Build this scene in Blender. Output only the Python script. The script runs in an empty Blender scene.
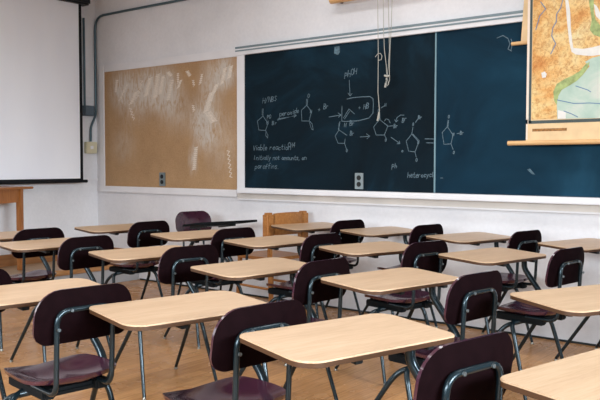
import bpy, bmesh, math, random
from mathutils import Vector, Matrix
random.seed(7)
C = bpy.context.scene.collection
PI = math.pi

# ------------------------------------------------------------------ camera calibration
F, PITCH, ROLL, CH = 760.0, math.radians(2.71), math.radians(0.09), 1.2515
WY = 5.335            # chalkboard wall plane  y = WY
WX = -7.168           # left wall plane        x = WX
HEAD = math.radians(128.4)        # heading of the lens in the ground plane
fx, fy = math.cos(HEAD), math.sin(HEAD)
fw0 = Vector((fx, fy, 0)) * math.cos(PITCH) + Vector((0, 0, -math.sin(PITCH)))
rt0 = Vector((fy, -fx, 0))
up0 = rt0.cross(fw0)
rt = rt0 * math.cos(ROLL) + up0 * math.sin(ROLL)
up = -rt0 * math.sin(ROLL) + up0 * math.cos(ROLL)
fw = fw0

def ray(px, py):
    return fw * F + rt * (px - 300) - up * (py - 200)
def on_y(px, py, y=WY):            # survey: photo point -> point on a plane parallel to the board wall
    v = ray(px, py); return v * (y / v.y) + Vector((0, 0, CH))
def on_x(px, py, x=WX):
    v = ray(px, py); return v * (x / v.x) + Vector((0, 0, CH))

cam = bpy.data.cameras.new('camera'); co = bpy.data.objects.new('camera', cam); C.objects.link(co)
cam.sensor_width = 36; cam.lens = F * 36 / 600; cam.clip_start = 0.05
M = Matrix.Identity(4)
for i in range(3):
    M[i][0] = rt[i]; M[i][1] = up[i]; M[i][2] = -fw[i]
M[2][3] = CH
co.matrix_world = M
cam.dof.use_dof = False
bpy.context.scene.camera = co

# ------------------------------------------------------------------ materials
def lin(c):
    return tuple(((v / 255) / 12.92 if v / 255 <= .04045 else ((v / 255 + .055) / 1.055) ** 2.4) for v in c) + (1,)
class NT:
    def __init__(s, name, rough=.5, spec=.5, metal=0.):
        s.m = bpy.data.materials.new(name); s.m.use_nodes = True
        s.n = s.m.node_tree.nodes; s.l = s.m.node_tree.links
        s.b = s.n['Principled BSDF']
        s.b.inputs['Roughness'].default_value = rough
        s.b.inputs['Specular IOR Level'].default_value = spec
        s.b.inputs['Metallic'].default_value = metal
    def node(s, t, **kw):
        n = s.n.new(t)
        for k, v in kw.items():
            if k in n.inputs: n.inputs[k].default_value = v
            else: setattr(n, k, v)
        return n
    def coord(s, scale=(1, 1, 1), rot=(0, 0, 0), out='Object'):
        t = s.n.new('ShaderNodeTexCoord'); m = s.n.new('ShaderNodeMapping')
        m.inputs['Scale'].default_value = scale; m.inputs['Rotation'].default_value = rot
        s.l.new(t.outputs[out], m.inputs['Vector']); return m.outputs[0]
    def noise(s, vec, scale=5, detail=4, rough=.5, dist=0.):
        n = s.node('ShaderNodeTexNoise'); n.inputs['Scale'].default_value = scale
        n.inputs['Detail'].default_value = detail; n.inputs['Roughness'].default_value = rough
        n.inputs['Distortion'].default_value = dist
        s.l.new(vec, n.inputs['Vector']); return n.outputs['Fac']
    def ramp(s, fac, stops):
        r = s.n.new('ShaderNodeValToRGB'); e = r.color_ramp.elements
        while len(e) < len(stops): e.new(.5)
        for i, (p, c) in enumerate(stops):
            e[i].position = p; e[i].color = c if len(c) == 4 else lin(c)
        s.l.new(fac, r.inputs[0]); return r.outputs[0]
    def mix(s, fac, a, b, mode='MIX'):
        m = s.n.new('ShaderNodeMix'); m.data_type = 'RGBA'; m.blend_type = mode
        for sock, v in ((m.inputs[0], fac), (m.inputs[6], a), (m.inputs[7], b)):
            if hasattr(v, 'is_linked'): s.l.new(v, sock)
            else: sock.default_value = v
        return m.outputs[2]
    def math(s, op, a, b=None):
        m = s.n.new('ShaderNodeMath'); m.operation = op
        for i, v in enumerate((a, b)):
            if v is None: continue
            if hasattr(v, 'is_linked'): s.l.new(v, m.inputs[i])
            else: m.inputs[i].default_value = v
        return m.outputs[0]
    def color(s, v):
        if hasattr(v, 'is_linked'): s.l.new(v, s.b.inputs['Base Color'])
        else: s.b.inputs['Base Color'].default_value = v
        return s
    def bump(s, h, strength=.2, dist=.01):
        b = s.n.new('ShaderNodeBump'); b.inputs['Strength'].default_value = strength; b.inputs['Distance'].default_value = dist
        s.l.new(h, b.inputs['Height']); s.l.new(b.outputs[0], s.b.inputs['Normal'])
    def roughness(s, v):
        s.l.new(v, s.b.inputs['Roughness'])

def flat(name, c, rough=.5, spec=.4, metal=0., var=.06, scale=6):
    t = NT(name, rough, spec, metal)
    n = t.noise(t.coord(), scale, 3)
    a = lin(c); lo = tuple(v * (1 - var) for v in a[:3]) + (1,); hi = tuple(min(1, v * (1 + var)) for v in a[:3]) + (1,)
    t.color(t.ramp(n, [(.3, lo), (.7, hi)])); return t.m

def wall_mat():
    t = NT('painted plaster', .75, .2)
    v = t.coord()
    n = t.noise(v, 1.3, 5, .6); n2 = t.noise(v, 40, 2)
    t.color(t.mix(.12, t.ramp(n, [(.25, (214, 213, 216)), (.55, (228, 227, 230)), (.8, (234, 233, 235))]), t.ramp(n2, [(.3, (190, 188, 190)), (.7, (230, 228, 228))])))
    t.bump(n2, .05, .004)
    return t.m
def floor_mat():
    t = NT('worn hardwood', .5, .22)
    v = t.coord(rot=(0, 0, PI / 2))
    br = t.node('ShaderNodeTexBrick'); t.l.new(v, br.inputs['Vector'])
    br.inputs['Scale'].default_value = 1; br.inputs['Brick Width'].default_value = 1.6; br.inputs['Row Height'].default_value = .085
    br.inputs['Mortar Size'].default_value = .0022; br.inputs['Mortar Smooth'].default_value = .3; br.inputs['Bias'].default_value = 0
    br.inputs['Color1'].default_value = lin((204, 152, 100)); br.inputs['Color2'].default_value = lin((158, 112, 72)); br.inputs['Mortar'].default_value = lin((96, 68, 46))
    g = t.noise(t.coord(scale=(26, 1.6, 1)), 3, 6, .65, .4)
    st = t.noise(t.coord(scale=(1, 1, 1)), 2.2, 5, .6)
    c = t.mix(.5, br.outputs['Color'], t.ramp(g, [(.25, (112, 76, 48)), (.5, (184, 134, 86)), (.75, (222, 174, 122))]))
    c = t.mix(t.ramp(st, [(.4, (0, 0, 0)), (.8, (90, 90, 90))]), c, lin((180, 142, 106)))
    big = t.noise(t.coord(), .55, 3, .5); c = t.mix(t.ramp(big, [(.35, (110, 110, 110)), (.65, (0, 0, 0))]), c, lin((128, 92, 60)))
    t.color(c); t.roughness(t.ramp(st, [(.3, (110, 110, 110)), (.7, (165, 165, 165))]))
    t.bump(br.outputs['Fac'], -.1, .002); return t.m
def wood(name, c1, c2, c3, rough=.4, scale=(3, 40, 40), spec=.35):
    t = NT(name, rough, spec)
    g = t.noise(t.coord(scale=scale), 1.2, 6, .6, .6)
    f = t.noise(t.coord(scale=tuple(s * 3 for s in scale)), 2, 4, .7)
    c = t.mix(.35, t.ramp(g, [(.28, c1), (.5, c2), (.72, c3)]), t.ramp(f, [(.3, c1), (.7, c3)]))
    t.color(c); return t.m
def chalkboard_mat(a=(5, 17, 24), b=(9, 28, 38), d=(24, 56, 74)):
    t = NT('slate chalkboard', .65, .1)
    v = t.coord()
    n = t.noise(v, 1.1, 5, .6, .8); n2 = t.noise(t.coord(scale=(1, 1, 3)), 4, 6, .7, 1.5)
    c = t.ramp(n, [(.3, a), (.5, b), (.8, d)])
    c = t.mix(t.ramp(n2, [(.58, (0, 0, 0)), (.85, (70, 70, 70))]), c, lin((70, 96, 110)))
    t.color(c); return t.m
def cork_mat(smears):
    t = NT('cork', .9, .1)
    v = t.coord()
    vo = t.node('ShaderNodeTexVoronoi', Scale=160.0); t.l.new(v, vo.inputs['Vector'])
    n = t.noise(v, 2.5, 5, .6); nf = t.noise(v, 110, 3, .7)
    c = t.mix(.35, t.ramp(n, [(.3, (156, 122, 88)), (.7, (182, 146, 108))]), t.ramp(nf, [(.3, (132, 102, 74)), (.7, (206, 174, 136))]))
    # rubbed chalk dust: sum of soft blobs times streaky noise
    tc = t.n.new('ShaderNodeTexCoord'); tot = None
    for (x, z, rx, rz, amt) in smears:
        mp = t.n.new('ShaderNodeMapping'); mp.vector_type = 'POINT'
        mp.inputs['Scale'].default_value = (1 / rx, 0, 1 / rz); mp.inputs['Location'].default_value = (-x / rx, 0, -z / rz)
        t.l.new(tc.outputs['Object'], mp.inputs['Vector'])
        le = t.n.new('ShaderNodeVectorMath'); le.operation = 'LENGTH'; t.l.new(mp.outputs[0], le.inputs[0])
        m = t.n.new('ShaderNodeMapRange'); m.interpolation_type = 'SMOOTHSTEP'
        m.inputs[1].default_value = 1; m.inputs[2].default_value = 0; m.inputs[3].default_value = 0; m.inputs[4].default_value = amt
        t.l.new(le.outputs['Value'], m.inputs[0])
        tot = m.outputs[0] if tot is None else t.math('ADD', tot, m.outputs[0])
    s = t.noise(t.coord(scale=(14, 1, 4), rot=(0, .35, 0)), 1.6, 6, .75, 1.2)
    fac = t.math('MULTIPLY', tot, t.ramp(s, [(.34, (45, 45, 45)), (.58, (255, 255, 255))]))
    fac = t.math('MINIMUM', fac, .8)
    t.color(t.mix(fac, c, lin((206, 200, 192)))); t.bump(nf, .2, .003); return t.m
def fabric_mat():
    t = NT('screen vinyl', .6, .2)
    t.color(t.ramp(t.noise(t.coord(scale=(1, 1, .3)), 2, 4), [(.3, (236, 238, 246)), (.7, (244, 246, 252))])); return t.m
def laminate_mat():
    t = NT('maple laminate', .38, .35)
    g = t.noise(t.coord(scale=(26, 2.2, 10)), 1.3, 6, .6, .9)
    f = t.noise(t.coord(scale=(130, 7, 40)), 1.5, 5, .7)
    c = t.mix(.4, t.ramp(g, [(.25, (172, 142, 113)), (.5, (187, 157, 127)), (.75, (196, 168, 139))]), t.ramp(f, [(.3, (156, 124, 94)), (.7, (202, 174, 146))]))
    oi = t.n.new('ShaderNodeObjectInfo')
    hv = t.n.new('ShaderNodeHueSaturation'); t.l.new(c, hv.inputs['Color'])
    mr = t.n.new('ShaderNodeMapRange'); t.l.new(oi.outputs['Random'], mr.inputs[0]); mr.inputs[3].default_value = .92; mr.inputs[4].default_value = 1.04
    t.l.new(mr.outputs[0], hv.inputs['Value'])
    t.color(hv.outputs[0]); return t.m
def map_mat():
    t = NT('printed map land', .6, .3)
    v = t.coord()
    n = t.noise(v, 4.5, 8, .65, .6); n2 = t.noise(v, 30, 8, .75, 1.2); n3 = t.noise(v, 14, 6, .7)
    c = t.ramp(n, [(.3, (226, 210, 160)), (.46, (230, 196, 134)), (.57, (222, 168, 100)), (.7, (200, 132, 70))])
    c = t.mix(t.ramp(n2, [(.46, (0, 0, 0)), (.6, (205, 205, 205))]), c, lin((168, 102, 48)))
    c = t.mix(t.ramp(n3, [(.6, (0, 0, 0)), (.7, (130, 130, 130))]), c, lin((200, 196, 128)))
    t.color(c); return t.m
def sea_mat():
    t = NT('printed map sea', .6, .3)
    n = t.noise(t.coord(), 5, 6, .6, .5)
    t.color(t.ramp(n, [(.3, (160, 186, 172)), (.5, (182, 200, 186)), (.66, (208, 208, 198))])); return t.m

m_wall = wall_mat(); m_floor = floor_mat()
m_ceil = flat('ceiling paint', (225, 225, 222), .9)
m_white = flat('white trim paint', (226, 224, 226), .45, .4, var=.03)
m_greyline = flat('grey metal strip', (120, 136, 142), .4, .5, .3)
m_strip = flat('aged cream trim', (206, 198, 190), .6, .3)
m_board = chalkboard_mat(); m_board2 = chalkboard_mat((6, 30, 44), (14, 48, 66), (30, 72, 94))
m_joint = flat('aluminium joint strip', (120, 150, 160), .4, .5, .4)
m_chalk = flat('chalk line', (98, 116, 126), .95, .05, var=.35, scale=90)
m_chalk_soft = flat('faint chalk line', (88, 110, 122), .95, .05, var=.35, scale=60)
m_dust = flat('chalk rubbed on cork', (216, 204, 190), .95, .05, var=.15, scale=60)
m_lam = laminate_mat()
m_edge = flat('dark desk edge band', (66, 42, 24), .5, .3)
m_black = flat('black laminate', (14, 17, 19), .7, .12)
m_tube = flat('gunmetal painted steel tube', (26, 40, 46), .25, .6, .5, var=.1)
m_tubed = flat('dark painted steel', (22, 29, 32), .4, .5, .3)
m_glide = flat('nickel glide', (150, 146, 136), .35, .5, .8)
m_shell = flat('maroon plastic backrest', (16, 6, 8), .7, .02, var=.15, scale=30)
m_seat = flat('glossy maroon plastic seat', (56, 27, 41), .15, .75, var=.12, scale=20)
m_seat_lit = flat('lit maroon plastic', (128, 70, 100), .2, .6, var=.12, scale=20)  # seat maroon lightened: light and gloss on a facing backrest put into colour
m_rivet = flat('steel rivet', (120, 130, 134), .3, .6, .8)
m_oak = wood('golden oak', (126, 76, 34), (158, 102, 50), (184, 128, 70))
m_table = wood('orange brown table wood', (128, 76, 36), (158, 98, 50), (178, 118, 66), scale=(30, 30, 4))
m_nosing = wood('worn oak nosing', (150, 104, 62), (188, 138, 90), (206, 160, 112), scale=(30, 2, 30))
m_plat = wood('worn platform boards', (150, 124, 98), (176, 148, 120), (196, 170, 142), scale=(30, 2, 30))
m_riser = flat('grey painted riser', (176, 178, 182), .6, .3)
m_basebrown = wood('brown baseboard wood', (134, 88, 52), (158, 108, 66), (176, 128, 84), scale=(30, 2, 30))
m_fabric = fabric_mat()
m_scrblack = flat('black screen border', (16, 18, 22), .6, .2)
m_case = flat('black painted steel case', (20, 24, 28), .45, .4)
m_conduit = flat('grey galvanised conduit', (78, 98, 106), .4, .5, .4)
m_boxgrey = flat('slate grey junction box', (84, 98, 110), .45, .4)
m_boxcream = flat('cream switch box', (206, 198, 168), .5, .4)
m_plate = flat('steel cover plate', (128, 138, 138), .35, .5, .5)
m_plate2 = flat('light grey cover plate', (128, 140, 144), .4, .5, .2)
m_socket = flat('black socket', (12, 16, 18), .5)
m_map = map_mat(); m_sea = sea_mat()
m_green = flat('printed lowland green', (158, 172, 112), .6, .3, var=.3, scale=30)
m_gulf = flat('printed pale water', (224, 220, 214), .6, .3, var=.05, scale=30)
m_paper = flat('aged map paper', (226, 194, 150), .65, .3, var=.08, scale=12)
m_paperl = flat('pale map margin', (232, 214, 198), .65, .3, var=.04)
m_border = flat('dark grey map border', (72, 82, 80), .6, .3)
m_ink = flat('map ink blue', (104, 134, 164), .6, .3)
m_inkb = flat('map ink brown', (150, 104, 56), .6, .3, var=.5, scale=60)
m_rod = wood('pine map rod', (196, 148, 98), (220, 174, 120), (232, 190, 140), scale=(3, 30, 30))
m_cord = flat('off white cord', (176, 174, 166), .8, .1)
m_cordg = flat('grey cord', (150, 152, 156), .8, .1)

# ------------------------------------------------------------------ mesh helpers
def obj(name, bm, mat, parent=None, loc=None, smooth=False, angle=40):
    me = bpy.data.meshes.new(name)
    bmesh.ops.recalc_face_normals(bm, faces=bm.faces[:])
    bm.to_mesh(me); bm.free()
    for m in (mat if isinstance(mat, (list, tuple)) else [mat]): me.materials.append(m)
    if smooth:
        for p in me.polygons: p.use_smooth = True
        try: me.set_sharp_from_angle(angle=math.radians(angle))
        except Exception: pass
    o = bpy.data.objects.new(name, me); C.objects.link(o)
    if parent is not None: o.parent = parent
    if loc is not None: o.location = loc
    return o
def tag(o, label=None, cat=None, group=None, kind=None):
    if label: o['label'] = label
    if cat: o['category'] = cat
    if group: o['group'] = group
    if kind: o['kind'] = kind
    return o
def thing(name, label, cat, loc=(0, 0, 0), rz=0, group=None):
    o = bpy.data.objects.new(name, None); C.objects.link(o); o.empty_display_size = .1
    o.location = loc; o.rotation_euler = (0, 0, rz)
    return tag(o, label, cat, group)
def box(bm, lo, hi, bev=0., seg=2, mat=0):
    vs = [bm.verts.new((x, y, z)) for x in (lo[0], hi[0]) for y in (lo[1], hi[1]) for z in (lo[2], hi[2])]
    fs = [(0, 1, 3, 2), (4, 6, 7, 5), (0, 4, 5, 1), (2, 3, 7, 6), (0, 2, 6, 4), (1, 5, 7, 3)]
    faces = [bm.faces.new([vs[i] for i in f]) for f in fs]
    for f in faces: f.material_index = mat
    if bev > 0:
        es = {e for f in faces for e in f.edges}
        bmesh.ops.bevel(bm, geom=list(es), offset=bev, segments=seg, affect='EDGES', clamp_overlap=True)
def boxo(name, lo, hi, mat, parent=None, bev=.003):
    bm = bmesh.new(); box(bm, lo, hi, bev); return obj(name, bm, mat, parent)
def bend_path(pts, rad, n=5):
    """round the inner corners of a polyline"""
    pts = [Vector(p) for p in pts]; out = [pts[0]]
    for i in range(1, len(pts) - 1):
        a, b, c = pts[i - 1], pts[i], pts[i + 1]
        r = rad[i - 1] if isinstance(rad, (list, tuple)) else rad
        u, v = (a - b), (c - b); r = min(r, u.length * .48, v.length * .48)
        p, q = b + u.normalized() * r, b + v.normalized() * r
        for k in range(n + 1):
            t = k / n; out.append(p * (1 - t) ** 2 + b * 2 * t * (1 - t) + q * t * t)
    out.append(pts[-1]); return out
def tube(bm, pts, r, seg=10, cap=True):
    pts = [Vector(p) for p in pts]; n = len(pts)
    rs = r if isinstance(r, (list, tuple)) else [r] * n
    if len(rs) == 2 and n != 2:
        L = [0]
        for i in range(1, n): L.append(L[-1] + (pts[i] - pts[i - 1]).length)
        rs = [rs[0] + (rs[1] - rs[0]) * l / L[-1] for l in L]
    ref = None; rings = []
    for i, p in enumerate(pts):
        d = (pts[min(i + 1, n - 1)] - pts[max(i - 1, 0)]).normalized()
        if ref is None:
            ref = d.orthogonal().normalized()
        ref = (ref - d * ref.dot(d)).normalized(); s = d.cross(ref)
        rings.append([bm.verts.new(p + (ref * math.cos(2 * PI * k / seg) + s * math.sin(2 * PI * k / seg)) * rs[i]) for k in range(seg)])
    for a, b in zip(rings, rings[1:]):
        for k in range(seg): bm.faces.new((a[k], a[(k + 1) % seg], b[(k + 1) % seg], b[k]))
    if cap: bm.faces.new(rings[0][::-1]); bm.faces.new(rings[-1])
def tubeo(name, pts, r, mat, parent=None, seg=10):
    bm = bmesh.new(); tube(bm, pts, r, seg); return obj(name, bm, mat, parent, smooth=True, angle=50)
def cyl(bm, c, axis, r, h, seg=14):
    a = Vector(axis).normalized(); c = Vector(c); tube(bm, [c, c + a * h], r, seg)
def round_poly(corners, rad, n=7):
    """2-D polygon with rounded corners"""
    out = []; m = len(corners)
    for i in range(m):
        a, b, c = (Vector(corners[j % m]) for j in (i - 1, i, i + 1))
        r = rad[i] if isinstance(rad, (list, tuple)) else rad
        p, q = b + (a - b).normalized() * r, b + (c - b).normalized() * r
        for k in range(n + 1):
            t = k / n; w = .72                                   # weighted rational curve ~ an arc
            d = (1 - t) ** 2 + 2 * w * t * (1 - t) + t * t
            out.append((p * (1 - t) ** 2 + b * (2 * w * t * (1 - t)) + q * t * t) / d)
    return out
def slab(bm, poly, z0, z1, xf=lambda p: p):
    lo = [bm.verts.new(xf(Vector((p.x, p.y, z0)))) for p in poly]; hi = [bm.verts.new(xf(Vector((p.x, p.y, z1)))) for p in poly]
    n = len(poly)
    bm.faces.new(lo[::-1]); top = bm.faces.new(hi)
    for i in range(n): bm.faces.new((lo[i], lo[(i + 1) % n], hi[(i + 1) % n], hi[i]))
def ribbon(bm, pts, w, y):
    """flat stroke on a wall plane; pts are (x, z)"""
    for (a, b) in zip(pts, pts[1:]):
        y -= .00003
        d = Vector((b[0] - a[0], b[1] - a[1]))
        if d.length < 1e-5: continue
        d.normalize(); nrm = Vector((-d.y, d.x)) * w / 2; e = d * w * .3
        q = [(a[0] - e.x + nrm.x, a[1] - e.y + nrm.y), (a[0] - e.x - nrm.x, a[1] - e.y - nrm.y), (b[0] + e.x - nrm.x, b[1] + e.y - nrm.y), (b[0] + e.x + nrm.x, b[1] + e.y + nrm.y)]
        bm.faces.new([bm.verts.new((x, y, z)) for x, z in q])

# ------------------------------------------------------------------ the room
def plane(name, vs, mat):
    bm = bmesh.new(); bm.faces.new([bm.verts.new(v) for v in vs]); return tag(obj(name, bm, mat), kind='structure')
RX, NY, CZ = 3.2, -3.0, 3.45
tag(boxo('floor', (WX - .1, NY, -.1), (RX, WY + .1, 0), m_floor, bev=0), kind='structure')
tag(boxo('wall_back', (WX - .1, WY, 0), (RX, WY + .12, CZ), m_wall, bev=0), kind='structure')
tag(boxo('wall_left', (WX - .12, NY, 0), (WX, WY - .0, CZ), m_wall, bev=0), kind='structure')
tag(boxo('ceiling', (WX - .1, NY, CZ), (RX, WY + .1, CZ + .1), m_ceil, bev=0), kind='structure')
# low dais along the left wall
PE, PZ = -6.45, .2
dais = thing('platform', 'low worn wooden platform with grey riser along left wall under the screen', 'platform', (WX, 3, 0))
dais['kind'] = 'structure'; del dais['category']
def pbox(name, lo, hi, mat, bev=.003):
    bm = bmesh.new(); box(bm, [lo[0] - WX, lo[1] - 3, lo[2]], [hi[0] - WX, hi[1] - 3, hi[2]], bev); return obj(name, bm, mat, dais)
pbox('deck', (WX + .002, NY + .3, .15), (PE - .05, WY - .003, PZ), m_plat)
pbox('nosing', (PE - .05, NY + .3, .15), (PE + .015, WY - .003, PZ + .004), m_nosing, .008)
pbox('riser', (PE - .04, NY + .3, 0), (PE, WY - .003, .15), m_riser)
tag(boxo('baseboard_left', (WX, NY, PZ), (WX + .02, WY, PZ + .12), m_basebrown), kind='structure')
tag(boxo('baseboard_back', (WX + .02, WY - .018, PZ), (PE - .02, WY, PZ + .12), m_basebrown), kind='structure')
tag(boxo('trim_2', (PE + .02, WY - .012, 0), (RX, WY, .014), m_tubed, bev=.002), kind='structure')
tag(boxo('trim_1', (WX, 4.95, 1.066), (WX + .018, WY, 1.083), m_white, bev=.002), kind='structure')

# ------------------------------------------------------------------ chalkboard
BL, BB, BT = -4.878, 1.028, 2.274      # board left, bottom, top
BR = 2.6
cb = thing('chalkboard', 'long dark blue-black chalkboard with white chalk writing, white tray and top rail', 'chalkboard', (BL, WY, 0))
def wpart(name, lo, hi, mat, parent, org, bev=.003):
    bm = bmesh.new(); box(bm, [lo[i] - org[i] for i in range(3)], [hi[i] - org[i] for i in range(3)], bev); return obj(name, bm, mat, parent)
oc = (BL, WY, 0)
DIVX = -2.868
wpart('slate', (BL, WY - .02, BB), (DIVX, WY - .001, BT), m_board, cb, oc, 0)
wpart('slate', (DIVX, WY - .02, BB), (BR, WY - .001, BT), m_board2, cb, oc, 0)
wpart('joint_strip', (DIVX - .007, WY - .025, BB), (DIVX + .007, WY - .018, BT), m_joint, cb, oc, .002)
wpart('side_frame', (BL - .095, WY - .03, BB - .03), (BL, WY - .001, BT + .07), m_white, cb, oc)
tr = wpart('top_rail', (BL - .095, WY - .045, BT), (BR, WY - .001, BT + .07), m_white, cb, oc)
bm = bmesh.new()
box(bm, (-.095, -.052, BT + .034), (BR - BL, -.043, BT + .046), .001)
box(bm, (-.095, -.052, BT + .060), (BR - BL, -.0, BT + .078), .001)
obj('rail_strip', bm, m_greyline, tr)
wpart('chalk_tray', (BL - .04, WY - .095, BB - .05), (BR, WY - .001, BB - .002), m_white, cb, oc, .006)
wpart('lower_rail', (BL - .09, WY - .03, BB - .115), (BR, WY - .001, BB - .05), m_strip, cb, oc)
bm = bmesh.new(); box(bm, (-.09, -.036, BB - .117), (BR - BL, -.0, BB - .104), .002); obj('lower_bead', bm, m_white, cb)

# --- chalk writing: single-stroke handwriting, strokes lie flat on the slate
G = {'a': [[(3, 3), (1, 3.4), (0, 1.5), (1, 0), (3, 1.5), (3, 3.4), (3, .4), (3.6, 0)]], 'b': [[(0, 6.4), (0, 0), (2, 0), (3, 1.6), (2, 3.2), (0, 2.4)]],
 'c': [[(3, 3), (1.4, 3.6), (0, 1.8), (1.3, 0), (3, .6)]], 'd': [[(3, 3), (1, 3.4), (0, 1.5), (1, 0), (3, 1.5)], [(3, 6.4), (3, 0)]],
 'e': [[(0, 1.8), (3, 2.2), (2, 3.6), (.4, 2.8), (.3, 1), (1.5, 0), (3, .6)]], 'f': [[(3, 6), (2, 6.4), (1.2, 5), (1, 0)], [(0, 3.4), (2.6, 3.4)]],
 'g': [[(3, 3), (1, 3.4), (0, 1.5), (1, 0), (3, 1.5)], [(3, 3.4), (3, -1.4), (1.6, -2.2), (.2, -1.6)]], 'h': [[(0, 6.4), (0, 0)], [(0, 2.4), (1.6, 3.5), (2.8, 2.6), (2.8, 0)]],
 'i': [[(.8, 3.4), (.8, 0)], [(.8, 4.8), (.9, 5.1)]], 'l': [[(.6, 6.4), (.6, 0), (1.4, .2)]],
 'm': [[(0, 3.4), (0, 0)], [(0, 2.6), (1, 3.5), (1.8, 2.6), (1.8, 0)], [(1.8, 2.6), (2.8, 3.5), (3.6, 2.6), (3.6, 0)]], 'n': [[(0, 3.4), (0, 0)], [(0, 2.4), (1.6, 3.5), (2.8, 2.6), (2.8, 0)]],
 'o': [[(1.5, 3.5), (.2, 2.6), (.2, .9), (1.5, 0), (2.8, .9), (2.8, 2.6), (1.5, 3.5)]], 'p': [[(0, 3.4), (0, -2.2)], [(0, 2.4), (1.6, 3.5), (3, 2), (1.6, 0), (0, 1)]],
 'q': [[(3, 3), (1, 3.4), (0, 1.5), (1, 0), (3, 1.5)], [(3, 3.4), (3, -2.2)]], 'r': [[(0, 3.4), (0, 0)], [(0, 2.2), (1, 3.4), (2.2, 3.2)]],
 's': [[(2.6, 3.2), (1, 3.5), (.4, 2.5), (2.4, 1.2), (1.8, 0), (.2, .4)]], 't': [[(1.2, 5.6), (1.2, .5), (2, 0), (2.8, .4)], [(0, 3.6), (2.6, 3.6)]],
 'u': [[(0, 3.4), (0, .8), (1.3, 0), (2.8, 1.2), (2.8, 3.4), (2.8, 0)]], 'v': [[(0, 3.4), (1.4, 0), (2.8, 3.4)]], 'x': [[(0, 3.4), (2.8, 0)], [(2.8, 3.4), (0, 0)]],
 'y': [[(0, 3.4), (1.4, .4)], [(2.8, 3.4), (.6, -2.2)]], 'H': [[(0, 6), (0, 0)], [(3, 6), (3, 0)], [(0, 3), (3, 3)]], 'N': [[(0, 0), (0, 6), (3, 0), (3, 6)]],
 'B': [[(0, 0), (0, 6), (2.2, 5.6), (2.4, 3.8), (0, 3.1), (2.8, 2.2), (2.4, .4), (0, 0)]], 'S': [[(2.8, 5.4), (1.4, 6), (.3, 4.8), (2.6, 2.2), (1.8, 0), (0, .6)]],
 'C': [[(3, 5.2), (1.5, 6), (0, 3.4), (1.2, 0), (3, .8)]], 'V': [[(0, 6), (1.5, 0), (3, 6)]], 'P': [[(0, 0), (0, 6), (2.4, 5.6), (2.6, 3.8), (0, 3)]],
 'O': [[(1.5, 6), (.1, 4.4), (.1, 1.6), (1.5, 0), (2.9, 1.6), (2.9, 4.4), (1.5, 6)]], '4': [[(2.2, 0), (2.2, 6), (0, 2), (3, 2)]], 'I': [[(.8, 6), (.8, 0)]], '/': [[(0, -.6), (2.4, 6.4)]],
 '+': [[(1.5, 4.4), (1.5, 1)], [(0, 2.7), (3, 2.7)]], '.': [[(.6, .1), (.9, .3)]], ',': [[(.8, .5), (.4, -1)]], '-': [[(0, 2.5), (2.6, 2.5)]], '2': [[(0, 5), (1.4, 6), (2.8, 4.6), (0, 0), (3, 0)]]}
strokes = []; soft = []
def P(px, py):
    q = on_y(px, py, WY - .021); return (q.x, q.z)
def pl(pts, lst=None):
    (strokes if lst is None else lst).append([P(*p) for p in pts])
def write(txt, px, py, h, slope=0., lst=None, adv=None):
    """handwriting starting at a surveyed point, cap height h (photo px)"""
    s = h / 6.2; x = px
    for ch in txt:
        if ch == ' ': x += 2.6 * s; continue
        js, jy = random.uniform(.9, 1.1), random.uniform(-.35, .35) * s
        for st in G.get(ch, []):
            pl([(x + a * s * .85 * js + b * s * .12, py + slope * (x - px) - b * s * js + jy) for a, b in st], lst)
        x += ((4.6 if ch in 'mw' else 2.2 if ch in 'il.,' else 3.8) * .85) * s
write('H/NBS', 262.5, 103.5, 5.6, -.22)
pl([(263, 116), (257.5, 121), (258.8, 130), (265.5, 130.5), (268, 123.5), (263, 116)]); pl([(263, 116), (263.2, 108.5)])
pl([(262.2, 115), (262.3, 109)]); pl([(265.5, 130.5), (268, 135), (267.5, 138), (265.8, 135.5), (266, 131)])
write('N', 266.5, 124.5, 4); write('B', 272, 124.8, 4); write('r', 275, 124.8, 4)
write('PO', 267, 119, 4, -.2)
pl([(277.5, 120), (296, 115.3)]); pl([(278, 118.8), (296, 115.8)]); pl([(293.6, 113.8), (296.5, 115.4), (294, 117.4)]); write('peroxide', 279.5, 116.5, 5, -.21)
pl([(306.8, 105.2), (301.4, 110.2), (301.8, 121), (309.2, 121), (311.4, 111.5), (306.8, 105.2)])
pl([(306.4, 105.2), (306.6, 99)]); pl([(307.4, 105), (307.6, 99)]); write('O', 307.6, 97.8, 4); write('N', 310.2, 113.2, 3.4)
pl([(309, 121), (311.5, 129), (313.2, 130), (312.2, 124), (310, 121.4)])
write('+', 318, 111.8, 4.5); write('Br', 323.5, 109, 5.2, -.2)
pl([(329, 117), (340.5, 115)]); pl([(338, 112.8), (341, 115), (338.6, 117.2)])
write('PhOH', 344.5, 78.5, 6, -.5); pl([(349.3, 80), (350, 95)]); pl([(348, 93), (350.2, 96), (352, 93.6)])
pl([(347, 99), (353, 97.6), (362, 96.8), (370, 96.6), (373, 98.6), (373.4, 104), (373, 113), (369, 118), (358, 120.8), (345, 121.5), (341.8, 121)], soft)
pl([(341.8, 121), (342, 106)], soft)
pl([(343.5, 118), (349, 109), (354.6, 114)]); pl([(344.5, 119), (349.6, 111.2)])
write('+', 358.5, 109.5, 4.2); write('HB', 363.5, 109, 5.4, -.25)
pl([(340.2, 121.5), (338.8, 124), (339, 130), (335.2, 136), (338, 143.2), (344.6, 143.4), (345.2, 139)]); pl([(339, 130), (347, 135.4)]); pl([(338.4, 129.4), (340, 123)])
write('Br', 350, 135.4, 4.2); write('H', 344.2, 127, 4); write('Br', 349.6, 125.4, 5); pl([(344.6, 143.4), (346.5, 149)]); write('O', 346, 152, 3.4)
pl([(360.2, 137), (369.5, 136.2)]); pl([(366.6, 133.8), (369.8, 136.2), (367, 138.8)])
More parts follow.
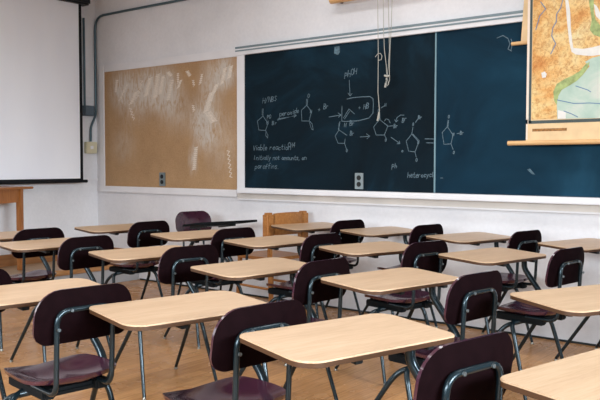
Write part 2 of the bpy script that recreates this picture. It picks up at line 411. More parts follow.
pl([(379.6, 119.4), (373.6, 127), (376.2, 135), (384.4, 135), (387.8, 126), (379.6, 119.4)]); pl([(379.2, 119.4), (378.6, 113.5)]); pl([(380, 119), (379.8, 113)])
write('O', 378, 112, 3.4); pl([(381, 108), (384.6, 105.6)]); write('H', 384.6, 106.5, 3); write('O', 385, 141.5, 3.2); pl([(384.4, 135), (386, 138)])
pl([(384.5, 121), (386, 118.8), (388.6, 119.6), (390.2, 123)]); pl([(388, 126.2), (393, 125.8)]); write('Br', 393.6, 128, 4.4)
pl([(404, 115.2), (400.6, 115), (397, 117.6), (396, 121.4)]); pl([(394.8, 119.6), (396, 122), (398, 120.2)]); write('Br', 402, 122.4, 5, -.6)
pl([(391, 137.2), (399.6, 143.4)]); pl([(397, 143.8), (400, 143.6), (399.2, 141)])
pl([(411.8, 134), (406.2, 141), (408.6, 151), (415, 152), (418.8, 142), (411.8, 134)]); pl([(411.8, 134), (413, 127)]); write('O', 412.4, 125.4, 3); pl([(415.4, 122.4), (417.6, 119.4)]); write('Br', 418, 119, 4)
pl([(413, 134.2), (418.4, 140)]); pl([(415, 152), (416.2, 157)]); write('O', 415.6, 161.5, 3.4); write('N', 417.6, 143.4, 3.2); write('o', 401.6, 152, 3.4)
pl([(425, 138.8), (434.6, 139)]); pl([(426.4, 142.8), (434.6, 143)])
pl([(447.4, 126.6), (442.2, 132.6), (444, 144.4), (451, 143.8), (453, 135), (447.4, 126.6)]); pl([(447.2, 126.6), (448, 120)]); pl([(448, 126.4), (448.6, 120.4)]); write('O', 448, 118.4, 3)
write('N', 452.6, 136, 3.2); pl([(457, 133.6), (459.4, 133.2)]); write('Br', 460, 134.6, 3.8); pl([(451, 143.8), (453.2, 149.6)]); write('O', 453, 154, 3.4)
write('P', 391.6, 169.6, 5.5); write('h', 394.8, 168, 4, -.3)
write('heterocycle', 407.5, 177.6, 5.2, -.02); pl([(440.6, 178), (443, 178)])
write('Viable reaction', 253, 150.3, 5.4, -.02); write('CH4', 287.8, 147, 4.8)
write('Initially not amounts, on', 253.8, 159.8, 4.5, 0.0); write('paraffins.', 255, 168.6, 5, 0.0)
pl([(497, 38), (503, 35.5), (508, 38.5), (510, 44), (508, 49), (511.5, 51)], soft); pl([(511, 39), (512.5, 44), (511, 50)], soft)
bm = bmesh.new()
for s in strokes: ribbon(bm, [(x - BL, z) for x, z in s], .0052, -.0212)
for s in soft: ribbon(bm, [(x - BL, z) for x, z in s], .006, -.0211)
obj('chalk_writing', bm, m_chalk, cb)
# dust smudges left by the eraser
def smudge(bm, pts, y=-.0206):
    bm.faces.new([bm.verts.new((P(*p)[0] - BL, y, P(*p)[1])) for p in pts])
bm = bmesh.new()
smudge(bm, [(334.5, 47), (339.5, 46), (340, 52), (338, 55), (334, 53.5)]); smudge(bm, [(527, 169.5), (530, 168.6), (535, 174.5), (532, 174.2)])
obj('chalk_smudge', bm, m_chalk_soft, cb)

# ------------------------------------------------------------------ corkboard
KL, KR, KB, KT = -6.998, BL - .098, 1.004, 2.268
sm = []
def SM(px, py, rx, rz, a):
    q = on_y(px, py); sm.append((q.x - KL, q.z, rx, rz, a))
ck = thing('corkboard', 'brown cork pin board smeared with chalk in a white frame', 'notice board', (KL, WY, 0))
for a in ((135, 95, .5, .42, .75), (158, 85, .45, .34, .9), (168, 96, .4, .3, .7), (122, 88, .3, .3, .6), (215, 78, .3, .3, .7), (228, 72, .22, .25, .8), (208, 118, .28, .45, .7), (203, 130, .25, .3, .5), (222, 140, .35, .5, .35), (180, 115, .5, .3, .35), (125, 145, .3, .3, .3), (194, 160, .1, .22, .7)):
    SM(*a)
okk = (KL, WY, 0)
wpart('cork_panel', (KL, WY - .016, KB), (KR, WY - .001, KT), cork_mat(sm), ck, okk, 0)
bm = bmesh.new(); W_ = KR - KL
zig = []
def zg(x0, y0, x1, y1, w, n):
    pts = []
    n = int(n * 1.7)
    for i in range(n + 1):
        t = i / n; s = w if i % 2 else -w
        pts.append((x0 + (x1 - x0) * t + s, y0 + (y1 - y0) * t - s * .55))
    zig.append(pts)
zg(212, 92, 206, 112, 3.2, 16); zg(208, 112, 214, 122, 3, 10); zg(196, 147, 194, 170, 2, 14); zg(136, 92, 131, 104, 2.4, 8); zg(127, 84, 120, 100, 1.2, 6); zg(142, 80, 137, 98, 1.5, 6)
zg(181, 80, 178, 88, 1.4, 6); zg(168, 72, 171, 76, 1.6, 5); zg(187, 71, 190, 76, 1.4, 5); zg(178, 73, 178, 83, 1, 6); zg(193, 80, 194, 86, 1, 4); zg(193, 105, 194, 111, 1, 4); zg(202, 74, 200, 84, 1.2, 6); zg(228, 150, 231, 178, 1.2, 8); zg(130, 108, 134, 120, 1, 5); zg(150, 78, 146, 96, 2.2, 14); zg(158, 74, 155, 98, 2.4, 16); zg(163, 76, 160, 94, 2, 14); zg(172, 80, 168, 100, 1.6, 10); zg(117, 80, 116, 92, 1.2, 8); zg(225, 68, 222, 84, 2, 12); zg(231, 66, 229, 78, 2, 10); zg(217, 84, 213, 94, 2.2, 9)
for z_ in zig:
    pts = []
    for (a, b) in z_:
        q = on_y(a, b, WY - .017); pts.append((q.x - KL, q.z))
    ribbon(bm, pts, .0075, -.0166)
obj('chalk_scribble', bm, m_dust, ck)
bm = bmesh.new()
box(bm, (-.075, -.028, KB - .03), (0, -.001, KT + .075), .004)
box(bm, (0, -.026, KT), (W_, -.001, KT + .075), .004)
box(bm, (-.09, -.03, KB - .068), (W_, -.001, KB), .004)
obj('frame', bm, m_white, ck)

def outlet(name, label, px0, py0, px1, py1, mat, y):
    a, b = on_y(px0, py1, y), on_y(px1, py0, y)
    t = thing(name, label, 'outlet', ((a.x + b.x) / 2, y, (a.z + b.z) / 2))
    w, h = (b.x - a.x) / 2, (b.z - a.z) / 2
    bm = bmesh.new(); box(bm, (-w, -.012, -h), (w, 0, h), .003); obj('cover_plate', bm, mat, t)
    for s in (-1, 1):
        bm = bmesh.new(); cyl(bm, (0, -.0115, s * h * .4), (0, -1, 0), w * .5, .004); obj('socket', bm, m_socket, t, smooth=True)
    return t
outlet('wall_outlet', 'grey double outlet plate low in the cork board', 160, 172.5, 165.6, 186, m_plate, WY - .016)
outlet('wall_outlet', 'pale double outlet plate above the chalk tray, low in the chalkboard', 355.4, 173, 363.8, 189, m_plate2, WY - .02)

# ------------------------------------------------------------------ projection screen on the left wall
SX = WX + .14
br_, tr_ = on_x(84.5, 181, SX), on_x(78.3, 7, SX)
sy1 = (br_.y + tr_.y) / 2 + .01; sz0 = on_x(50, 181.8, SX).z; sz1 = tr_.z
sy0 = sy1 - 2.6
ps = thing('projection_screen', 'white pull-down projection screen with black border on the left wall', 'screen', (SX, sy0, 0))
osn = (SX, sy0, 0)
wpart('fabric', (SX - .003, sy0 + .06, sz0 + .012), (SX, sy1 - .035, sz1 + .05), m_fabric, ps, osn, 0)
bm = bmesh.new(); L = sy1 - sy0
box(bm, (-.003, L - .035, sz0 + .012), (.0015, L, sz1 + .05)); box(bm, (-.003, .02, sz0 + .012), (.0015, .06, sz1 + .05)); box(bm, (-.003, .06, sz0 + .012), (.0015, L - .035, sz0 + .03))
obj('black_border', bm, m_scrblack, ps)
tubeo('bottom_rod', [(0, .0, sz0), (0, L + .05, sz0)], .017, m_scrblack, ps)
bm = bmesh.new(); box(bm, (-.09, -.05, sz1 + .03), (.06, L + .09, sz1 + .19), .02); obj('case', bm, m_case, ps)
for yy in (.25, L - .2):
    bm = bmesh.new(); box(bm, (-.14, yy - .02, sz1 + .1), (-.085, yy + .02, sz1 + .21), .003); obj('bracket', bm, m_case, ps)

# ------------------------------------------------------------------ conduit and boxes in the corner
a = on_y(163, 4); cz = on_y(103, 15.7).z
CX, CYv = WX + .018, WY - .022
b1 = on_x(96.5, 117, WX + .02)
tag(tubeo('electrical_conduit', bend_path([(2.4, CYv, cz), (CX, CYv, cz), (CX, CYv, 1.80), (WX + .02, 5.24, 1.66), (WX + .02, 5.24, 1.50)], [.16, .05, .05]), .013, m_conduit), 'grey conduit bent down the corner beside the cork board', 'pipe')
zb0 = on_x(88, 116).z; zb1 = on_x(88, 106).z
tag(tubeo('electrical_conduit', [(WX + .02, 5.165, zb1 - .005), (WX + .02, 5.165, 2.86)], .012, m_conduit), 'short straight grey conduit right beside the projection screen edge', 'pipe')
jb = thing('junction_box', 'square slate grey junction box on left wall beside the screen', 'electrical box', (WX, 5.2, zb0))
bm = bmesh.new(); box(bm, (0, -.07, 0), (.07, .06, zb1 - zb0), .005); obj('box_body', bm, m_boxgrey, jb)
bm = bmesh.new(); box(bm, (.07, -.062, .008), (.074, .052, zb1 - zb0 - .008), .002); lid = obj('lid', bm, m_boxgrey, jb)
zc0, zc1 = on_x(90, 153.5).z, on_x(90, 142).z
sb = thing('switch_box', 'small cream switch box at the conduit end beside the screen', 'electrical box', (WX, 5.23, zc0))
bm = bmesh.new(); box(bm, (0, -.07, 0), (.05, .075, zc1 - zc0), .006); obj('box_body', bm, m_boxcream, sb)
bm = bmesh.new(); box(bm, (.05, -.02, .05), (.058, .02, .085), .003); obj('toggle', bm, m_white, sb)

# ------------------------------------------------------------------ maps and cords
MY = WY - .13
def mp(px, py, y=MY):
    q = on_y(px, py, y); return (q.x, q.z)
mx0 = mp(527, 70)[0]; rz0 = on_y(515, 142.6, MY).z; mtop = 3.25; mx1 = mx0 + 1.5
wm = thing('wall_map', 'large orange and green relief map hanging over the chalkboard right end', 'map', (mx0, MY, 0))
wpart('map_sheet', (mx0, MY - .002, rz0), (mx1, MY, mtop), m_paper, wm, (mx0, MY, 0), 0)
def mpoly(bm, pts, d):
    bm.faces.new([bm.verts.new((mp(*p)[0] - mx0, -d, mp(*p)[1])) for p in pts])
xl = mp(533, 60)[0] - mx0; zb_ = mp(533, 119.5)[1]
# margins
bm = bmesh.new(); box(bm, (0, -.0024, zb_ - .03), (mp(529.6, 60)[0] - mx0, -.0021, mtop)); box(bm, (0, -.0024, rz0 + .02), (.012, -.0021, zb_)); obj('pale_margin', bm, m_paperl, wm)
bm = bmesh.new(); bx0 = mp(529.6, 60)[0] - mx0; bx1 = mp(532, 60)[0] - mx0
box(bm, (bx0, -.0034, zb_ - .025), (bx1, -.0025, mtop)); box(bm, (bx0, -.0034, zb_ - .03), (1.44, -.0025, zb_ - .008)); obj('border', bm, m_border, wm)
bm = bmesh.new(); box(bm, (bx1 + .004, -.0032, zb_), (1.42, -.0026, mtop)); obj('land', bm, m_map, wm)
bm = bmesh.new()
mpoly(bm, [(557.5, 119), (557, 105), (558.5, 96), (562, 90), (569, 86), (577, 81), (583, 75), (590, 66), (585, 62), (592, 58), (600, 56), (612, 53), (625, 50), (640, 45), (640, 117)], .0042)
obj('sea', bm, m_sea, wm)
bm = bmesh.new()
mpoly(bm, [(565.5, 0), (568.5, 0), (570.5, 12), (571, 28), (572.5, 42), (573.5, 48), (583, 49), (592, 47.5), (600, 45.5), (612, 42), (612, 53), (600, 55), (592, 56), (584, 55.5), (576, 54.5), (571.8, 52), (569.5, 42), (567.5, 24), (566.5, 12)], .0046)
mpoly(bm, [(594, 4), (597, 6), (600, 12), (606, 18), (606, 24), (600, 20), (596, 16)], .0046)
mpoly(bm, [(541.5, 73), (545, 71.5), (547, 74), (546, 77.5), (542.5, 78)], .0046)
mpoly(bm, [(558, 118.8), (566, 118.6), (566, 112), (558, 110)], .0046)
obj('pale_water', bm, m_gulf, wm)
bm = bmesh.new()
mpoly(bm, [(557, 105), (558.5, 96), (562, 90), (569, 86), (577, 81), (583, 75), (588, 68), (590, 62), (586, 64), (580, 71), (572, 76), (565, 79), (557, 84), (553.5, 92), (554.5, 101)], .0050)
mpoly(bm, [(589, 0), (594, 0), (594, 12), (596, 20), (600, 25), (606, 28), (606, 37), (600, 37), (594, 35), (590, 30), (592, 20)], .0050)
obj('lowland', bm, m_green, wm)
bm = bmesh.new()
def mline(pts, w, d): ribbon(bm, [(mp(*p)[0] - mx0, mp(*p)[1]) for p in pts], w, -d)
for pts in ([(563, 0), (561, 8), (557, 14), (556.5, 22), (553, 28), (552, 36)], [(576, 86), (582, 88), (588, 90), (591, 92)], [(564, 111), (572, 114), (578, 117)], [(557.5, 100), (574, 103.5), (590, 103), (606, 104)], [(541, 2), (546, 9), (540, 16), (536, 30)], [(552, 36), (556, 44), (551, 54)]):
    mline(pts, .006, .0054)
obj('drawn_lines', bm, m_ink, wm)
bm = bmesh.new()
z1_, z2_ = mp(535, 131.5)[1], mp(535, 128.8)[1]
box(bm, (mp(532.5, 130)[0] - mx0, -.0034, z1_), (mp(567, 130)[0] - mx0, -.0026, z2_)); obj('scale_bar', bm, m_inkb, wm)
ra = on_y(508.3, 142.4, MY)
tubeo('bottom_rod', [(ra.x - mx0, -.004, rz0 - .004), (mx1 - mx0 + .12, -.004, rz0 + .0)], .017, m_rod, wm)
tubeo('top_roller', [(-.1, 0, mtop), (mx1 - mx0 + .1, 0, mtop)], .03, m_rod, wm)
# second map behind it, only its edge shows
M2 = WY - .075
rb = on_y(511.8, 44, M2); e0 = on_y(520.8, 43, M2).x
w2 = thing('wall_map', 'edge of a second map hanging behind the relief map, short rod showing', 'map', (e0, M2, 0))
bm = bmesh.new(); q0 = on_y(524, 0, M2)
bm.faces.new([bm.verts.new(v) for v in ((0, 0, rb.z), (1.1, 0, rb.z), (1.1, 0, 3.2), (q0.x - e0 + .06, 0, 3.2), (q0.x - e0, 0, q0.z))]); obj('map_sheet', bm, m_paper, w2)
tubeo('bottom_rod', [(rb.x - e0, 0, rb.z), (1.2, 0, rb.z)], .014, m_rod, w2)
tubeo('top_roller', [(-.02, 0, 3.2), (1.2, 0, 3.2)], .024, m_rod, w2)
# rolled-up map high on the wall, its cords hang down over the board
R0 = on_y(331, 4.2, WY - .1); R1 = on_y(410, 0, WY - .1)
RZ = R0.z + .035
rm = thing('rolled_map', 'brown wooden rolled map holder at the very top above the chalkboard', 'map', (R0.x, WY - .1, RZ))
tubeo('roller', [(0, 0, 0), (R1.x - R0.x + .6, 0, .0)], .035, m_rod, rm)
for xx in (.05, R1.x - R0.x + .5):
    bm = bmesh.new(); box(bm, (xx - .01, -.01, -.02), (xx + .01, .0985, .05), .003); obj('bracket', bm, m_case, rm)
CYY = WY - .15
def cpath(pts, y=CYY):
    return [on_y(a, b, y) for a, b in pts]
zt = RZ + .02
c1 = cpath([(377.5, 0), (378, 28), (378.3, 55), (378, 92), (379.3, 108), (379.4, 116), (379, 119)])
c1[0].z = RZ
cA = thing('pull_cord', 'long single white pull cord hanging lowest over the chalkboard', 'cord', tuple(c1[0]))
o1 = c1[0].copy()
tubeo('cord_strand', [p - o1 for p in c1], .0030, m_cord, cA, 6)
lp = cpath([(375.3, 57), (378, 53.6), (380.5, 53.4), (382, 56), (381.3, 59.6), (378.6, 60.4)], CYY - .008)
tubeo('loop', [p - o1 for p in lp], .0030, m_cord, cA, 6)
tubeo('tassel', [p - o1 for p in cpath([(378.8, 112), (377.9, 119), (377.6, 121)])], [.004, .008], m_cord, cA, 6)
cB = thing('pull_cord', 'knotted bundle of three white cords hanging short over the chalkboard', 'cord')
s0 = cpath([(383, 0), (383.6, 28), (384.4, 50), (386.4, 66), (387, 78), (388.8, 84), (387, 86), (386, 78)]); s0[0].z = RZ
o2 = s0[0].copy(); cB.location = o2
tubeo('cord_strand', [p - o2 for p in s0], .0029, m_cord, cB, 6)
s1 = cpath([(387.8, 0), (389, 28), (389.5, 50), (388.4, 66), (387.2, 76), (385.2, 86)], CYY - .004); s1[0].z = RZ; tubeo('cord_strand', [p - o2 for p in s1], .0029, m_cord, cB, 6)
s2 = cpath([(392.4, 0), (391.2, 28), (390, 50), (389.4, 70), (389.6, 80), (388, 85)], CYY - .008); s2[0].z = RZ; tubeo('cord_strand', [p - o2 for p in s2], .0028, m_cord, cB, 6)
tubeo('knot', [p - o2 for p in cpath([(384.6, 75.4), (386.8, 76.4), (389.6, 75.8)], CYY - .008)], .009, m_cord, cB, 8)
tubeo('tassel', [p - o2 for p in cpath([(385.8, 83), (385.2, 87.5)], CYY - .006)], .008, m_cord, cB, 8)

# ------------------------------------------------------------------ teacher's table on the dais
TB = (-6.80, 4.14); ang = math.atan2(-.906, .42)
tt = thing('teacher_table', 'orange-brown wooden table on the platform in front of the screen', 'table', (TB[0], TB[1], PZ + .001), ang)
TL_, TW, TH = .78, .29, .822          # length along local x (from the seen leg), depth along local -y side
sgn = -1                               # local y side that points to the wall
bm = bmesh.new(); box(bm, (-.15, -TW - .03, TH - .022), (TL_ + .12, .06, TH), .005); obj('table_top', bm, m_table, tt)
for x in (0, TL_):
    for y in (0, -TW):
        bm = bmesh.new(); box(bm, (x - .026, y - .026, 0), (x + .026, y + .026, TH - .022), .004); obj('leg', bm, m_table, tt)
bm = bmesh.new(); box(bm, (.026, -.012, TH - .15), (TL_ - .026, .012, TH - .022), .002); obj('apron', bm, m_table, tt)
bm = bmesh.new(); box(bm, (.026, -TW - .012, TH - .15), (TL_ - .026, -TW + .012, TH - .022), .002); obj('apron', bm, m_table, tt)
for x in (0, TL_):
    bm = bmesh.new(); box(bm, (x - .012, -TW + .026, TH - .15), (x + .012, -.026, TH - .022), .002); obj('apron', bm, m_table, tt)

# ------------------------------------------------------------------ one-piece chair desks
DTH = math.radians(3.4); A_ = .446; DW, DD, SHR, DZ = .588, .342, 0., .74
ZT, ZB, BW, TLT = .810, .620, .384, .024
def make_unit(label, group, top_mat=None, tilt=.05, front=None):
    """local frame: +x = the way the sitter faces, origin on the floor under the desktop centre"""
    t = thing('chair_desk', label, 'chair desk', group=group)
    cx, cy = -A_, -.019                                   # chair frame origin (foot of backrest)
    c, s = math.cos(DTH), math.sin(DTH)
    def Q(u, v, z):                                       # chair frame: u forward, v right
        return Vector((cx + u * c + v * s, cy + u * s - v * c, z))
    def tl(p):                                            # tilt of the desktop about its rear edge
        if not tilt: return p
        return Vector((p.x, p.y, p.z + p.x * math.tan(tilt)))
    w2, d2 = DW / 2, DD / 2
    poly = [(-d2, w2), (-d2, -w2), (d2, -w2 - SHR), (d2, w2 - SHR)]
    o = round_poly(poly, [.07, .034, .06, .03])
    bm = bmesh.new(); slab(bm, o, DZ - .005, DZ, tl)
    es = [e for e in bm.edges if all(abs(v.co.z - tl(Vector((v.co.x, v.co.y, DZ))).z) < 1e-5 for v in e.verts)]
    bmesh.ops.bevel(bm, geom=es, offset=.002, segments=2, affect='EDGES')
    top = obj('desktop', bm, top_mat or m_lam, t, smooth=True, angle=30)
    o2 = round_poly([(a * .997, b * .997) for a, b in poly], [.07, .034, .06, .03])
    bm = bmesh.new(); slab(bm, o2, DZ - .019, DZ - .005, tl); obj('edge_band', bm, m_edge if top_mat is None else m_black, top, smooth=True, angle=30)
    # bracket plate and two rails below the top
    bm = bmesh.new(); e = DZ - .019
    box(bm, (-.125, -.19, e - .014), (.10, .06, e - .001), .003)
    box(bm, (-.135, -.225, e - .024), (.12, -.195, e - .001), .003); box(bm, (-.135, .06, e - .024), (.12, .09, e - .001), .003)
    for v in bm.verts: v.co = tl(v.co)
    obj('desk_bracket', bm, m_tubed, t)
    # post from seat frame up to the desk
    pa = [Q(.335, .155, e - .012), Q(.335, .155, .658), Q(.235, .198, .495), Q(.205, .196, .445), Q(.195, .12, .428)]
    tubeo('desk_post', bend_path(pa, [.035, .04, .03]), .0160, m_tube, t, 12)
    # backrest: curved rounded panel
    bm = bmesh.new(); th = .010
    front, back = [], []
    prof = round_poly([(-BW / 2, ZB), (BW / 2, ZB), (BW / 2 - .002, ZT - .004), (-BW / 2 + .002, ZT - .004)], [.055, .055, .078, .085], 7)
    prof = [Vector((p.x, p.y + .012 * max(0, 1 - (p.x / (BW / 2)) ** 2) * (1 if p.y > .7 else -.3))) for p in prof]
    def bend(vv, z):
        f = (z - ZB) / (ZT - ZB)
        return -TLT * f + .028 * (vv / (BW / 2)) ** 2 - .008 * math.sin(PI * f)
    def layer(off):
        cen = bm.verts.new(Q(bend(0, (ZB + ZT) / 2) + off, 0, (ZB + ZT) / 2)); rings = []
        for k in (1, 2, 3, 4, 5):
            rings.append([bm.verts.new(Q(bend(p.x * k / 5, (ZB + ZT) / 2 + (p.y - (ZB + ZT) / 2) * k / 5) + off, p.x * k / 5, (ZB + ZT) / 2 + (p.y - (ZB + ZT) / 2) * k / 5)) for p in prof])
        n = len(prof)
        for i in range(n):
            bm.faces.new((cen, rings[0][i], rings[0][(i + 1) % n]))
            for a, b in zip(rings, rings[1:]): bm.faces.new((a[i], b[i], b[(i + 1) % n], a[(i + 1) % n]))
        return rings[-1]
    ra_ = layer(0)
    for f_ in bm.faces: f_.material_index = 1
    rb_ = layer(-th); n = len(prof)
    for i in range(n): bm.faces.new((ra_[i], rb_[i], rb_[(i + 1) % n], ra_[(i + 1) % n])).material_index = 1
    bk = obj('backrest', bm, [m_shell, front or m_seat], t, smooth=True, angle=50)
    # U-shaped back tube that turns under the seat
    vl, vr = -.125, .092; ub = -.024
    path = [Q(.16, vl, .442), Q(ub + .004, vl, .442), Q(ub - .012, vl, .742), Q(ub - .012, vr, .742), Q(ub + .004, vr, .442), Q(.16, vr, .442)]
    bt = tubeo('back_tube', bend_path(path, [.05, .05, .05, .05]), .0096, m_tube, t, 10)
    bm = bmesh.new()
    for vv, zz in ((vl, .68), (vr, .68), (vl + .05, .742), (vr - .05, .742)):
        cyl(bm, Q(ub - .028, vv, zz), (-math.cos(DTH), -math.sin(DTH), 0), .006, -.006, 8)
    obj('rivet', bm, m_rivet, bt, smooth=True)
    # seat shell
    bm = bmesh.new(); us, ue, sw = .015, .395, .182; N = 26; K = 6
    def outl(a):
        ca, sa = math.cos(a), math.sin(a); ex = 2 / 3.2
        x = abs(ca) ** ex * (1 if ca > 0 else -1); y = abs(sa) ** ex * (1 if sa > 0 else -1)
        return x, y
    def zs(x, y):
        r2 = x * x * .9 + y * y
        z = .470 - .022 * (1 - min(1, r2)) + .016 * y * y
        if x > .45: z -= .05 * (x - .45) ** 2
        if x < -.55: z += .09 * (-.55 - x) ** 2
        z -= .007 * math.exp(-((x - .1) / .5) ** 2 - ((abs(y) - .45) / .28) ** 2)
        return z
    def seat_layer(dz, sc):
        cen = bm.verts.new(Q((us + ue) / 2, 0, zs(0, 0) + dz)); rings = []
        for k in range(1, K + 1):
            f = k / K * (sc if k == K else 1)
            rings.append([bm.verts.new(Q((us + ue) / 2 + (ue - us) / 2 * outl(2 * PI * i / N)[0] * f, (sw - .012 * outl(2 * PI * i / N)[0]) * outl(2 * PI * i / N)[1] * f, zs(outl(2 * PI * i / N)[0] * f, outl(2 * PI * i / N)[1] * f) + dz)) for i in range(N)])
        for i in range(N):
            j = (i + 1) % N; bm.faces.new((cen, rings[0][i], rings[0][j]))
            for a, b in zip(rings, rings[1:]): bm.faces.new((a[i], b[i], b[j], a[j]))
        return rings[-1]
    r1, r2 = seat_layer(0, 1), seat_layer(-.014, .985)
    for i in range(N): j = (i + 1) % N; bm.faces.new((r1[i], r2[i], r2[j], r1[j]))
    obj('seat', bm, m_seat, t, smooth=True, angle=60)
    # under-seat frame: plate, cross bars and mounting pads
    bm = bmesh.new()
    def qbox(u0, u1, v0, v1, z0, z1, bev=.006):
        k = len(bm.verts); b2 = bmesh.new(); box(b2, (u0, v0, z0), (u1, v1, z1), bev)
        mp_ = {}
        for v in b2.verts: mp_[v] = bm.verts.new(Q(v.co.x, v.co.y, v.co.z))
        for f in b2.faces: bm.faces.new([mp_[v] for v in f.verts])
        b2.free()
    qbox(.08, .32, -.135, .135, .408, .436, .012); qbox(.06, .35, -.135, -.085, .408, .446); qbox(.06, .35, .075, .13, .408, .446)
    obj('seat_frame', bm, m_black, t)
    # two splayed A-shaped leg pairs
    for sv in (-1, 1):
        pf = [Q(.17, sv * .10, .420), Q(.245, sv * .175, .392), Q(.275, sv * .195, .355), Q(.50, sv * .235, .014)]
        pr = [Q(.24, sv * .10, .420), Q(.205, sv * .185, .396), Q(.185, sv * .20, .36), Q(.085, sv * .235, .014)]
        for p in (pf, pr):
            lg = tubeo('leg', bend_path(p, [.03, .03], 4), [.0128, .0094], m_tube, t, 9)
            bm = bmesh.new(); f = p[-1]; d = (p[-1] - p[-2]).normalized()
            tube(bm, [Vector((f.x, f.y, .0005)), Vector((f.x, f.y, .005)), Vector((f.x, f.y, .012)), f - d * .02], [.0115, .012, .0085, .0085], 10)
            obj('foot_glide', bm, m_glide, lg, smooth=True)
    return t
def kids(o):
    return [c for c in o.children]
def copy_tree(o, parent=None):
    n = o.copy(); C.objects.link(n)
    if parent is not None: n.parent = parent
    for ch in kids(o): copy_tree(ch, n)
    return n
ROW = {1: 'chair desks of the nearest row', 2: 'chair desks of the second row', 3: 'chair desks of the third row', 4: 'chair desks of the row along the chalkboard wall'}
units = [
 # x, y, yaw, row, label
 (-1.288, 1.864, 164.6, 1, 'chair desk with large tan top nearest the camera, bottom centre'),
 (-2.012, 1.867, 167.6, 1, 'tan-topped chair desk whose maroon backrest stands just left of the nearest desktop'),
 (-2.728, 1.706, 169.4, 1, 'chair desk with glossy maroon seat showing in the bottom left corner'),
 (-0.507, 1.923, 167.0, 1, 'chair desk with tan top cut off by the bottom right corner'),
 (-3.44, 1.625, 172.0, 1, 'chair desk mostly outside the left edge, only a maroon backrest corner showing'),
 (-0.919, 3.008, 154.4, 2, 'tan-topped chair desk cut by the right edge, in second row'),
 (-1.785, 2.920, 167.9, 2, 'second-row chair desk behind the nearest desktop, maroon back and bent tube facing the camera'),
 (-2.522, 2.831, 172.4, 2, 'tan-topped chair desk at the picture centre, in the second row'),
 (-3.428, 2.895, 167.5, 2, 'tan-topped chair desk left of centre, third from left in second row'),
 (-4.306, 2.826, 173.2, 2, 'tan-topped chair desk second from left in second row, before the platform'),
 (-5.030, 2.970, 172.5, 2, 'chair desk leftmost of second row, its backrest showing over a desktop'),
 (-1.812, 4.057, 168.4, 3, 'rightmost tan-topped chair desk of the third row'),
 (-2.553, 3.933, 164.0, 3, 'tan-topped chair desk second from right in third row'),
 (-3.303, 3.868, 172.3, 3, 'tan-topped chair desk in front of the golden oak chair, third row'),
 (-4.023, 3.861, 168.3, 3, 'tan-topped chair desk in front of the turned-round chair, third row'),
 (-4.948, 3.869, 172.0, 3, 'leftmost tan-topped chair desk of third row, before the cork board'),
 (-1.590, 5.000, 163, 4, 'rightmost tan-topped chair desk along the chalkboard wall, below the map'),
 (-2.388, 4.965, 165.2, 4, 'tan-topped chair desk second from right along the chalkboard wall'),
 (-3.145, 4.985, 166.8, 4, 'tan-topped chair desk under the outlet in the chalkboard'),
 (-3.845, 4.990, 166.5, 4, 'tan-topped chair desk right beside the golden oak chair'),
]
proto = None
for i, (x, y, yaw, row, lab) in enumerate(units):
    if proto is None: proto = make_unit(lab, ROW[row]); o = proto
    else: o = copy_tree(proto)
    o.location = (x, y, 0); o.rotation_euler = (0, 0, math.radians(yaw)); o['label'] = lab; o['group'] = ROW[row]
tu = make_unit('chair desk turned to face the room, black desktop seen edge-on, below cork board', None, m_black, math.radians(7), m_seat_lit)
yw = math.radians(-15); cpos = Vector((-5.12, 4.90, 0))
tu.location = cpos + Vector((math.cos(yw), math.sin(yw), 0)) * A_; tu.rotation_euler = (0, 0, yw)

# ------------------------------------------------------------------ golden oak chair by the wall
yo = math.radians(172)
oc_ = thing('oak_chair', 'golden oak chair with wide solid back against the chalkboard wall', 'chair', (-4.10, 4.99, 0), yo)
for sy in (-1, 1):
    bm = bmesh.new(); box(bm, (-.03, sy * .20 - .045, .60), (.045, sy * .20 + .045, .845), .018, 3); obj('back_post', bm, m_oak, oc_)
bm = bmesh.new()
v0 = []
for zz in (.655, .838):
    for off in (0, -.016):
        v0.append([bm.verts.new((-.006 + off - .018 * (1 - (yy / .16) ** 2), yy, zz + (.006 * (1 - (yy / .16) ** 2) if zz > .8 else 0))) for yy in [(-.16 + .32 * j / 12) for j in range(13)]])
for a, b in ((0, 1), (1, 3), (3, 2), (2, 0)):
    for j in range(12): bm.faces.new((v0[a][j], v0[a][j + 1], v0[b][j + 1], v0[b][j]))
obj('back_panel', bm, m_oak, oc_, smooth=True)
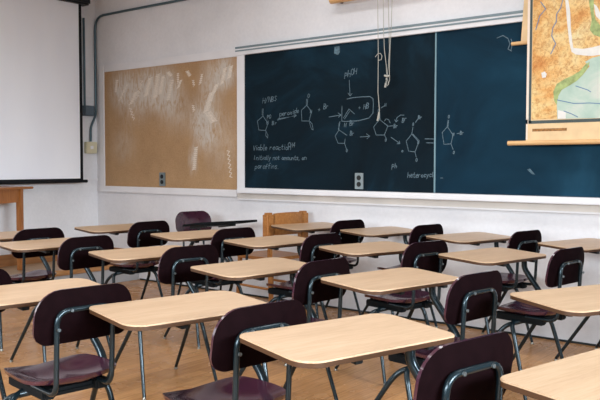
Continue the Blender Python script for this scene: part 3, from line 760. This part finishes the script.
for sy in (-1, 1):
    bm = bmesh.new(); tube(bm, [(.0, sy * .185, .62), (.01, sy * .185, .44), (-.03, sy * .20, .0)], [.021, .021, .017], 4); obj('leg', bm, m_oak, oc_)
    bm = bmesh.new(); tube(bm, [(.40, sy * .185, .44), (.42, sy * .20, .0)], [.021, .017], 4); obj('leg', bm, m_oak, oc_)
    bm = bmesh.new(); tube(bm, [(.0, sy * .19, .2), (.41, sy * .19, .2)], .011, 8); obj('stretcher', bm, m_oak, oc_, smooth=True)
bm = bmesh.new(); slab(bm, round_poly([(-.03, -.21), (.45, -.225), (.45, .225), (-.03, .21)], [.04, .08, .08, .04]), .44, .468); bmesh.ops.bevel(bm, geom=[e for e in bm.edges if abs(e.verts[0].co.z - e.verts[1].co.z) < 1e-6], offset=.008, segments=2, affect='EDGES'); obj('seat', bm, m_oak, oc_, smooth=True, angle=35)

# ------------------------------------------------------------------ light
def area(name, loc, rot, sx, sy, e, col=(1, 1, 1)):
    l = bpy.data.lights.new(name, 'AREA'); l.shape = 'RECTANGLE'; l.size = sx; l.size_y = sy; l.energy = e; l.color = col
    o = bpy.data.objects.new(name, l); C.objects.link(o); o.location = loc; o.rotation_euler = rot; return o
for i, (x, y) in enumerate(((-3.3, 4.0), (-.9, 3.9), (-4.6, 1.4), (-2.4, 1.4), (-4.6, -1.2), (-2.0, -1.2))):
    o = area('ceiling_light_%d' % i, (x, y, CZ - .06), (0, 0, 0), 1.3, .4, 19, (.98, .99, 1)); o.data.spread = math.radians(152)
# daylight from windows in the left wall, out of frame
area('window_light', (WX + .05, -.9, 1.9), (0, math.radians(-90), 0), 1.7, 3.4, 70, (.93, .97, 1))
area('fill_light_right', (3.1, .6, 2.2), (0, math.radians(71), math.radians(-6)), .9, 5.0, 128, (.82, .92, 1)).data.spread = math.radians(56)  # added fill from the right, no visible source, brightens screen and wall
area('fill_light_front', (-1.0, -2.9, 2.0), (math.radians(73), 0, 0), 5.0, 1.2, 136, (.84, .93, 1)).data.spread = math.radians(84)  # added frontal fill from the camera side, evens out the chalkboard wall
w = bpy.data.worlds.new('World'); bpy.context.scene.world = w; w.use_nodes = True
w.node_tree.nodes['Background'].inputs[0].default_value = (.86, .93, 1, 1); w.node_tree.nodes['Background'].inputs[1].default_value = .17
vs = bpy.context.scene.view_settings
vs.view_transform = 'Standard'; vs.look = 'None'; vs.exposure = 0.0
